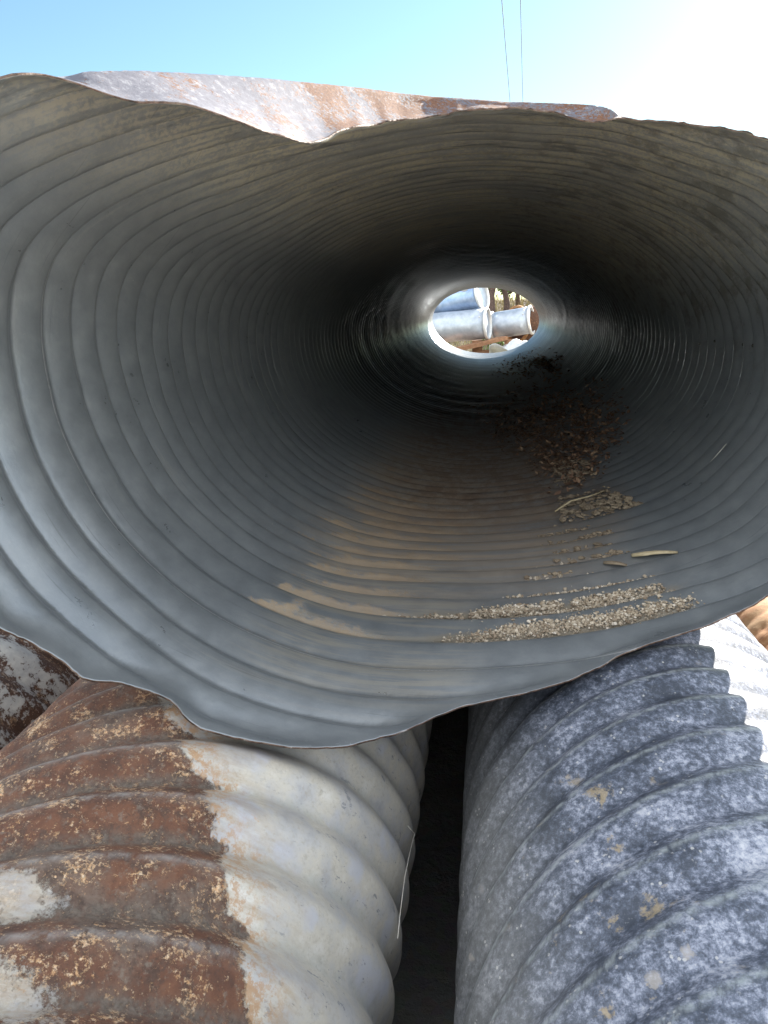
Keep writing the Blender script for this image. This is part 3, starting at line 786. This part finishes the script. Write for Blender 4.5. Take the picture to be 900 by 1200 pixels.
c1 = at(539, 382, YD); c2 = at(600, 378.5, YD+.6); c3 = at(538, 352, YD+.5)
R1 = .37
tank('pale galvanised drum lying lowest at the left, on the plank', c1, (0, math.radians(-3), math.radians(-13)), 1.42, R1)
tank('short galvanised drum at the right of the pile, next to the dark pipe end', c2, (0, math.radians(-7), math.radians(-16)), 1.0, .335)
tank('blue shaded galvanised drum with a round port, topmost of the pile', c3, (0, math.radians(-11), math.radians(-24)), 1.3, .37, True)

# rusty hoop (end of another pipe) at the right of the drums
t = empty('rusty_pipe_end', at(627, 379, YD+1.2), (0, 0, math.radians(40))); tag(t, 'dark rusty pipe end standing right of the short drum', 'rusty pipe')
lathe('pipe_wall', [(-.6, .42), (-.6, .45), (.6, .45), (.6, .42), (.5, .40), (-.5, .40), (-.6, .42)], mat_rust_pipe('dark_rust', False), t)
lathe('rim', [(-.66, .41), (-.66, .47), (-.6, .475), (-.6, .41), (-.66, .41)], mat_rust_pipe('orange_rust_rim', True), t)

def board(name, label, cat, p0, p1, w, th_, mat, roll=0., group=None):
    p0, p1 = Vector(p0), Vector(p1); d = p1-p0; L = d.length
    bm = bmesh.new(); bmesh.ops.create_cube(bm, size=1.)
    bmesh.ops.scale(bm, vec=(L, w, th_), verts=bm.verts)
    bmesh.ops.subdivide_edges(bm, edges=[e for e in bm.edges if abs(e.verts[0].co.x-e.verts[1].co.x) > L*.5], cuts=6)
    for v in bm.verts: v.co += Vector((0, random.gauss(0, .004), random.gauss(0, .004)+.02*math.sin(v.co.x*3)))
    o = bm_obj(name, bm, mat, None, False, (p0+p1)/2)
    o.rotation_mode = 'QUATERNION'; o.rotation_quaternion = d.to_track_quat('X', 'Z'); tag(o, label, cat, group); return o
board('plank', 'reddish brown plank under the lowest drum', 'plank', at(536, 408, YD-.6), at(592, 397, YD-.2), .4, .09, M_WOOD)
board('plank', 'weathered brown plank lying low, below the reddish plank', 'plank', at(525, 417, YD-.4), at(575, 413, YD-.1), .3, .1, M_WOOD)
# cribbing that carries the drums
for i, (x0, lab) in enumerate([(-.95, 'timber block under the left end of the lowest drum'), (.15, 'timber block between the two lower drums'), (1.05, 'timber block under the short right drum')]):
    x = c1.x+.3+x0*.9; y = YD+.15
    zt = c1.z-R1-.03; zb = float(gz(x, y))
    bm = bmesh.new(); bmesh.ops.create_cube(bm, size=1.); bmesh.ops.scale(bm, vec=(.25, .9, max(zt-zb, .1)+.06), verts=bm.verts)
    bmesh.ops.bevel(bm, geom=bm.edges[:], offset=.015, segments=1)
    tag(bm_obj('timber_block', bm, M_WOOD, None, False, (x, y, (zt+zb)/2)), lab, 'timber', 'timber blocks under the drums')
# crumpled pale sheet offcut in front
bm = bmesh.new(); bmesh.ops.create_grid(bm, x_segments=14, y_segments=10, size=.5)
for v in bm.verts:
    x, y = v.co.x, v.co.y
    v.co.z = .12*math.sin(x*7+y*3)+.08*math.sin(y*11-x*4)+.1*(1-x*x*3)
bmesh.ops.solidify(bm, geom=bm.faces[:], thickness=.01)
q = at(598, 412, YD-1.0)
tag(bm_obj('metal_offcut', bm, M_GALVF, None, True, q), 'crumpled pale sheet metal offcut in front of the short drum', 'sheet metal')
bm = bmesh.new(); bmesh.ops.create_icosphere(bm, subdivisions=4, radius=1.)
for v in bm.verts:
    k = 1+.12*math.sin(v.co.x*5)+.1*math.sin(v.co.y*7+2); v.co = Vector((v.co.x*.9*k, v.co.y*.6*k, v.co.z*.42*k))
qz = float(gz(q.x, q.y))
h_ = max(.1, (q.z-.1-qz)/.42)
bm2 = bm
for v in bm2.verts: v.co.z *= h_
tag(bm_obj('gravel_heap', bm2, M_HAY, None, True, (q.x, q.y, qz)), 'tan earth heap carrying the sheet metal offcut', 'earth heap')

# trees on the bank
def make_tree(x, y, hgt, label, seed, tr=.16, crown=True):
    rs = random.Random(seed); z0 = float(gz(x, y))
    root = empty('broadleaf_tree', (x, y, z0-.05)); tag(root, label, 'tree', 'trees on the bank beyond the pipe')
    pts = [(rs.gauss(0, .04)*k, rs.gauss(0, .04)*k, hgt*.8*k/7) for k in range(8)]
    tube('trunk', pts, [tr*(1-.75*k/7) for k in range(8)], M_BARK, root, 10)
    V, F, A = [], [], []; n0 = 0
    cl = []
    for k in range(9):
        an = rs.uniform(0, 6.28); zz = hgt*rs.uniform(.28, .7); L = hgt*rs.uniform(.14, .3)
        e = (math.cos(an)*L, math.sin(an)*L, zz+L*rs.uniform(.2, .7))
        tube('limb', [(0, 0, zz), (e[0]*.5, e[1]*.5, (zz+e[2])/2+.05), e], [tr*.3, tr*.18, .012], M_BARK, root, 6)
        cl.append(e)
    for _ in range(16): cl.append((rs.gauss(0, hgt*.17), rs.gauss(0, hgt*.17), hgt*rs.uniform(.45, 1.)))
    for c in cl:
        R_ = hgt*rs.uniform(.06, .13); tone = rs.random()
        for _ in range(130):
            p = Vector((rs.gauss(0, .5), rs.gauss(0, .5), rs.gauss(0, .42)))*R_+Vector(c)
            s = rs.uniform(.05, .11); a = Vector((rs.gauss(0, 1), rs.gauss(0, 1), rs.gauss(0, 1))).normalized(); b = a.orthogonal().normalized()
            V += [p-a*s, p+b*s*.5, p+a*s, p-b*s*.5]; F.append([n0, n0+1, n0+2, n0+3]); n0 += 4
            A += [(min(1, max(0, tone*.6+rs.random()*.4)),)*3]*4
    np_mesh('crown', np.array([v[:] for v in V]), np.array(F), M_LEAF, root, {'tone': A}, smoothf=False)
for (px, Y, hgt, lab, sd, tr) in [(579.5, 30., 5.6, 'tree with a thick brown trunk just right of the topmost drum', 1, .17), (592, 31.5, 5.2, 'tree with a dark trunk, middle one above the short drum', 2, .15),
                              (570, 33., 4.8, 'pale trunked tree half hidden by the topmost drum', 3, .13), (607, 35., 4.6, 'leafy tree farthest back on the bank', 4, .11), (545, 32., 5., 'tree wholly behind the drums', 5, .14), (627, 33., 4.4, 'tree above the rusty pipe end at the right', 6, .1)]:
    b = at(px, 371, Y); make_tree(b.x, Y, hgt, lab, sd, tr)
def make_shrub(px, Y, hgt, label, seed):
    rs = random.Random(seed); b = at(px, 371, Y); z0 = float(gz(b.x, Y))
    root = empty('shrub', (b.x, Y, z0-.03)); tag(root, label, 'shrub', 'shrubs between the trunks')
    V, F, A = [], [], []; n0 = 0
    for k in range(7):
        an = rs.uniform(0, 6.28); e = Vector((math.cos(an)*hgt*.3, math.sin(an)*hgt*.3, hgt*rs.uniform(.5, .95)))
        tube('stem', [(0, 0, 0), e*.5+Vector((0, 0, .05)), e], [.018, .012, .005], M_BARK, root, 5)
        for _ in range(120):
            p = e*rs.uniform(.45, 1.05)+Vector((rs.gauss(0, .1), rs.gauss(0, .1), rs.gauss(0, .1)))*hgt
            s_ = rs.uniform(.03, .06); a = Vector((rs.gauss(0, 1), rs.gauss(0, 1), rs.gauss(0, 1))).normalized(); c = a.orthogonal().normalized()
            V += [p-a*s_, p+c*s_*.55, p+a*s_, p-c*s_*.55]; F.append([n0, n0+1, n0+2, n0+3]); n0 += 4
            A += [(.4+.6*rs.random(),)*3]*4
    np_mesh('foliage', np.array([v[:] for v in V]), np.array(F), M_LEAF, root, {'tone': A}, smoothf=False)
make_shrub(585, 28.5, 1.5, 'bright green shrub between the two thick trunks', 11)
make_shrub(601, 29., 1.4, 'bright green shrub right of the dark middle trunk', 12)
make_shrub(616, 30., 1.1, 'low green shrub at the right, above the short drum', 13)
# dry grass on the bank
V, F, A = [], [], []; n0 = 0
for _ in range(9000):
    x = random.uniform(-3, 8); y = random.uniform(25.5, 37); z = float(gz(x, y)); s = random.uniform(.15, .5); w = .02
    a = random.uniform(0, 3.14); lx, ly = random.gauss(0, .12), random.gauss(0, .12)
    V += [(x-w*math.cos(a), y-w*math.sin(a), z-.02), (x+w*math.cos(a), y+w*math.sin(a), z-.02), (x+lx, y+ly, z+s)]
    F.append([n0, n0+1, n0+2]); n0 += 3
tag(np_mesh('dry_grass', np.array(V), np.array(F), M_HAY, smoothf=False), 'dry tan grass on the bank beyond the pipe', kind='stuff')

# ------------------------------------------------------------------ overhead cables
def wire(label, a, b, hgt):
    dx, dz = rays([a, b]); P = [Vector((dx[i]*hgt/dz[i], hgt/dz[i], hgt+H)) for i in range(2)]
    d = (P[1]-P[0]).normalized(); o = P[0]
    pts = []
    for k in range(41):
        s = -60+160*k/40
        p = o+d*s; pts.append((p.x, p.y, p.z+.0002*(s-8)**2))
    tag(tube('overhead_cable', pts, .0105, M_WIRE, None, 6), label, 'cable', 'overhead cables')
wire('overhead cable, the left and darker one of the pair above the pipe', (588, 0), (597, 110), 7.)
wire('overhead cable, the right and fainter one of the pair above the pipe', (610, 0), (612.5, 110), 7.6)

# ------------------------------------------------------------------ sun, sky, camera
SUN_EL, SUN_AZ = math.radians(24), math.radians(30)               # azimuth measured from +Y towards +X
sd = Vector((math.sin(SUN_AZ)*math.cos(SUN_EL), math.cos(SUN_AZ)*math.cos(SUN_EL), math.sin(SUN_EL)))
ld = bpy.data.lights.new('sun', 'SUN'); ld.energy = 5.; ld.angle = math.radians(.53); ld.color = (1., .94, .85)
lo = bpy.data.objects.new('sun', ld); link(lo); lo.rotation_euler = (-sd).to_track_quat('-Z', 'Y').to_euler(); lo.location = (0, 0, 30)
w = bpy.data.worlds.new('World'); SC.world = w; w.use_nodes = True
nt = w.node_tree; nt.nodes.clear()
sky = nt.nodes.new('ShaderNodeTexSky'); sky.sky_type = 'NISHITA'; sky.sun_disc = False
sky.sun_elevation = SUN_EL; sky.sun_rotation = SUN_AZ
sky.air_density = 1.; sky.dust_density = .25; sky.ozone_density = 1.
bg = nt.nodes.new('ShaderNodeBackground'); bg.inputs['Strength'].default_value = .05
wb = nt.nodes.new('ShaderNodeMix'); wb.data_type = 'RGBA'; wb.blend_type = 'MULTIPLY'; wb.inputs[0].default_value = 1.
wb.inputs[7].default_value = (.84, .99, .95, 1)          # the cyan cast of a dry winter sky
nt.links.new(sky.outputs[0], wb.inputs[6]); nt.links.new(wb.outputs[2], bg.inputs[0])
# unseen cloud added overhead and behind the photographer to fill the shade; the sky over the pipe stays clear
def wn(typ, ins=None, **kw):
    nd = nt.nodes.new(typ)
    for k, v in kw.items(): setattr(nd, k, v)
    for k, v in (ins or {}).items():
        if isinstance(v, bpy.types.NodeSocket): nt.links.new(v, nd.inputs[k])
        else: nd.inputs[k].default_value = v
    return nd
def wm(op, a, b=0.): return wn('ShaderNodeMath', {0: a, 1: b}, operation=op).outputs[0]
def wstep(v, lo, hi, a=0., b=1.): return wn('ShaderNodeMapRange', {'Value': v, 'From Min': lo, 'From Max': hi, 'To Min': a, 'To Max': b}, interpolation_type='SMOOTHSTEP').outputs[0]
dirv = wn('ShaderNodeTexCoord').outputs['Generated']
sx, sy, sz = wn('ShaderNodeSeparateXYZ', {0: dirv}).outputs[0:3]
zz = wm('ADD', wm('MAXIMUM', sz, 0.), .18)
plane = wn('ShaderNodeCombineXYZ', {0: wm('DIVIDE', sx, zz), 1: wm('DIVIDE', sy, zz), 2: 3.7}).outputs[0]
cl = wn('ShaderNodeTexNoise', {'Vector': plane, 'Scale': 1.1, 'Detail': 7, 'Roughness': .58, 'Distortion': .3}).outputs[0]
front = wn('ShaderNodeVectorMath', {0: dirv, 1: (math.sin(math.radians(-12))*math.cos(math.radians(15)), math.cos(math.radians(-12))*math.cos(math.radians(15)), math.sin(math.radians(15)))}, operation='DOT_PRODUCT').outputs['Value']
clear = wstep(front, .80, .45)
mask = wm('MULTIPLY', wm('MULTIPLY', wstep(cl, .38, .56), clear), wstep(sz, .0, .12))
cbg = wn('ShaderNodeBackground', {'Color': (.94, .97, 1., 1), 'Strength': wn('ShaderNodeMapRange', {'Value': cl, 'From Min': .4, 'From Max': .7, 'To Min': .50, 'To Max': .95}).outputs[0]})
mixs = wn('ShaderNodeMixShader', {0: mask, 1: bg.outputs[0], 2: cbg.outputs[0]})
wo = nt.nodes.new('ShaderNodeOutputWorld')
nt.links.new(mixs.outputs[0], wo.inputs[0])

cd = bpy.data.cameras.new('camera'); cam = bpy.data.objects.new('camera', cd); link(cam)
cd.sensor_fit = 'HORIZONTAL'; cd.sensor_width = 36.; cd.lens = 36.*FPX/900; cd.clip_start = .02; cd.clip_end = 6000
from mathutils import Matrix
Rm = Matrix([[ROT[i][0], ROT[i][1], -ROT[i][2]] for i in range(3)])   # camera axes right, up, back in world
cam.matrix_world = Matrix.Translation((0, 0, H)) @ Rm.to_4x4()
SC.camera = cam

SC.view_settings.view_transform = 'Standard'; SC.view_settings.look = 'None'
SC.view_settings.exposure = 2.15; SC.view_settings.gamma = 1.
SC.cycles.use_denoising = True
try: SC.cycles.denoiser = 'OPENIMAGEDENOISE'
except Exception: pass
SC.cycles.max_bounces = 10; SC.cycles.diffuse_bounces = 6; SC.cycles.glossy_bounces = 5
SC.cycles.caustics_reflective = False; SC.cycles.caustics_refractive = False
SC.cycles.sample_clamp_indirect = 6.
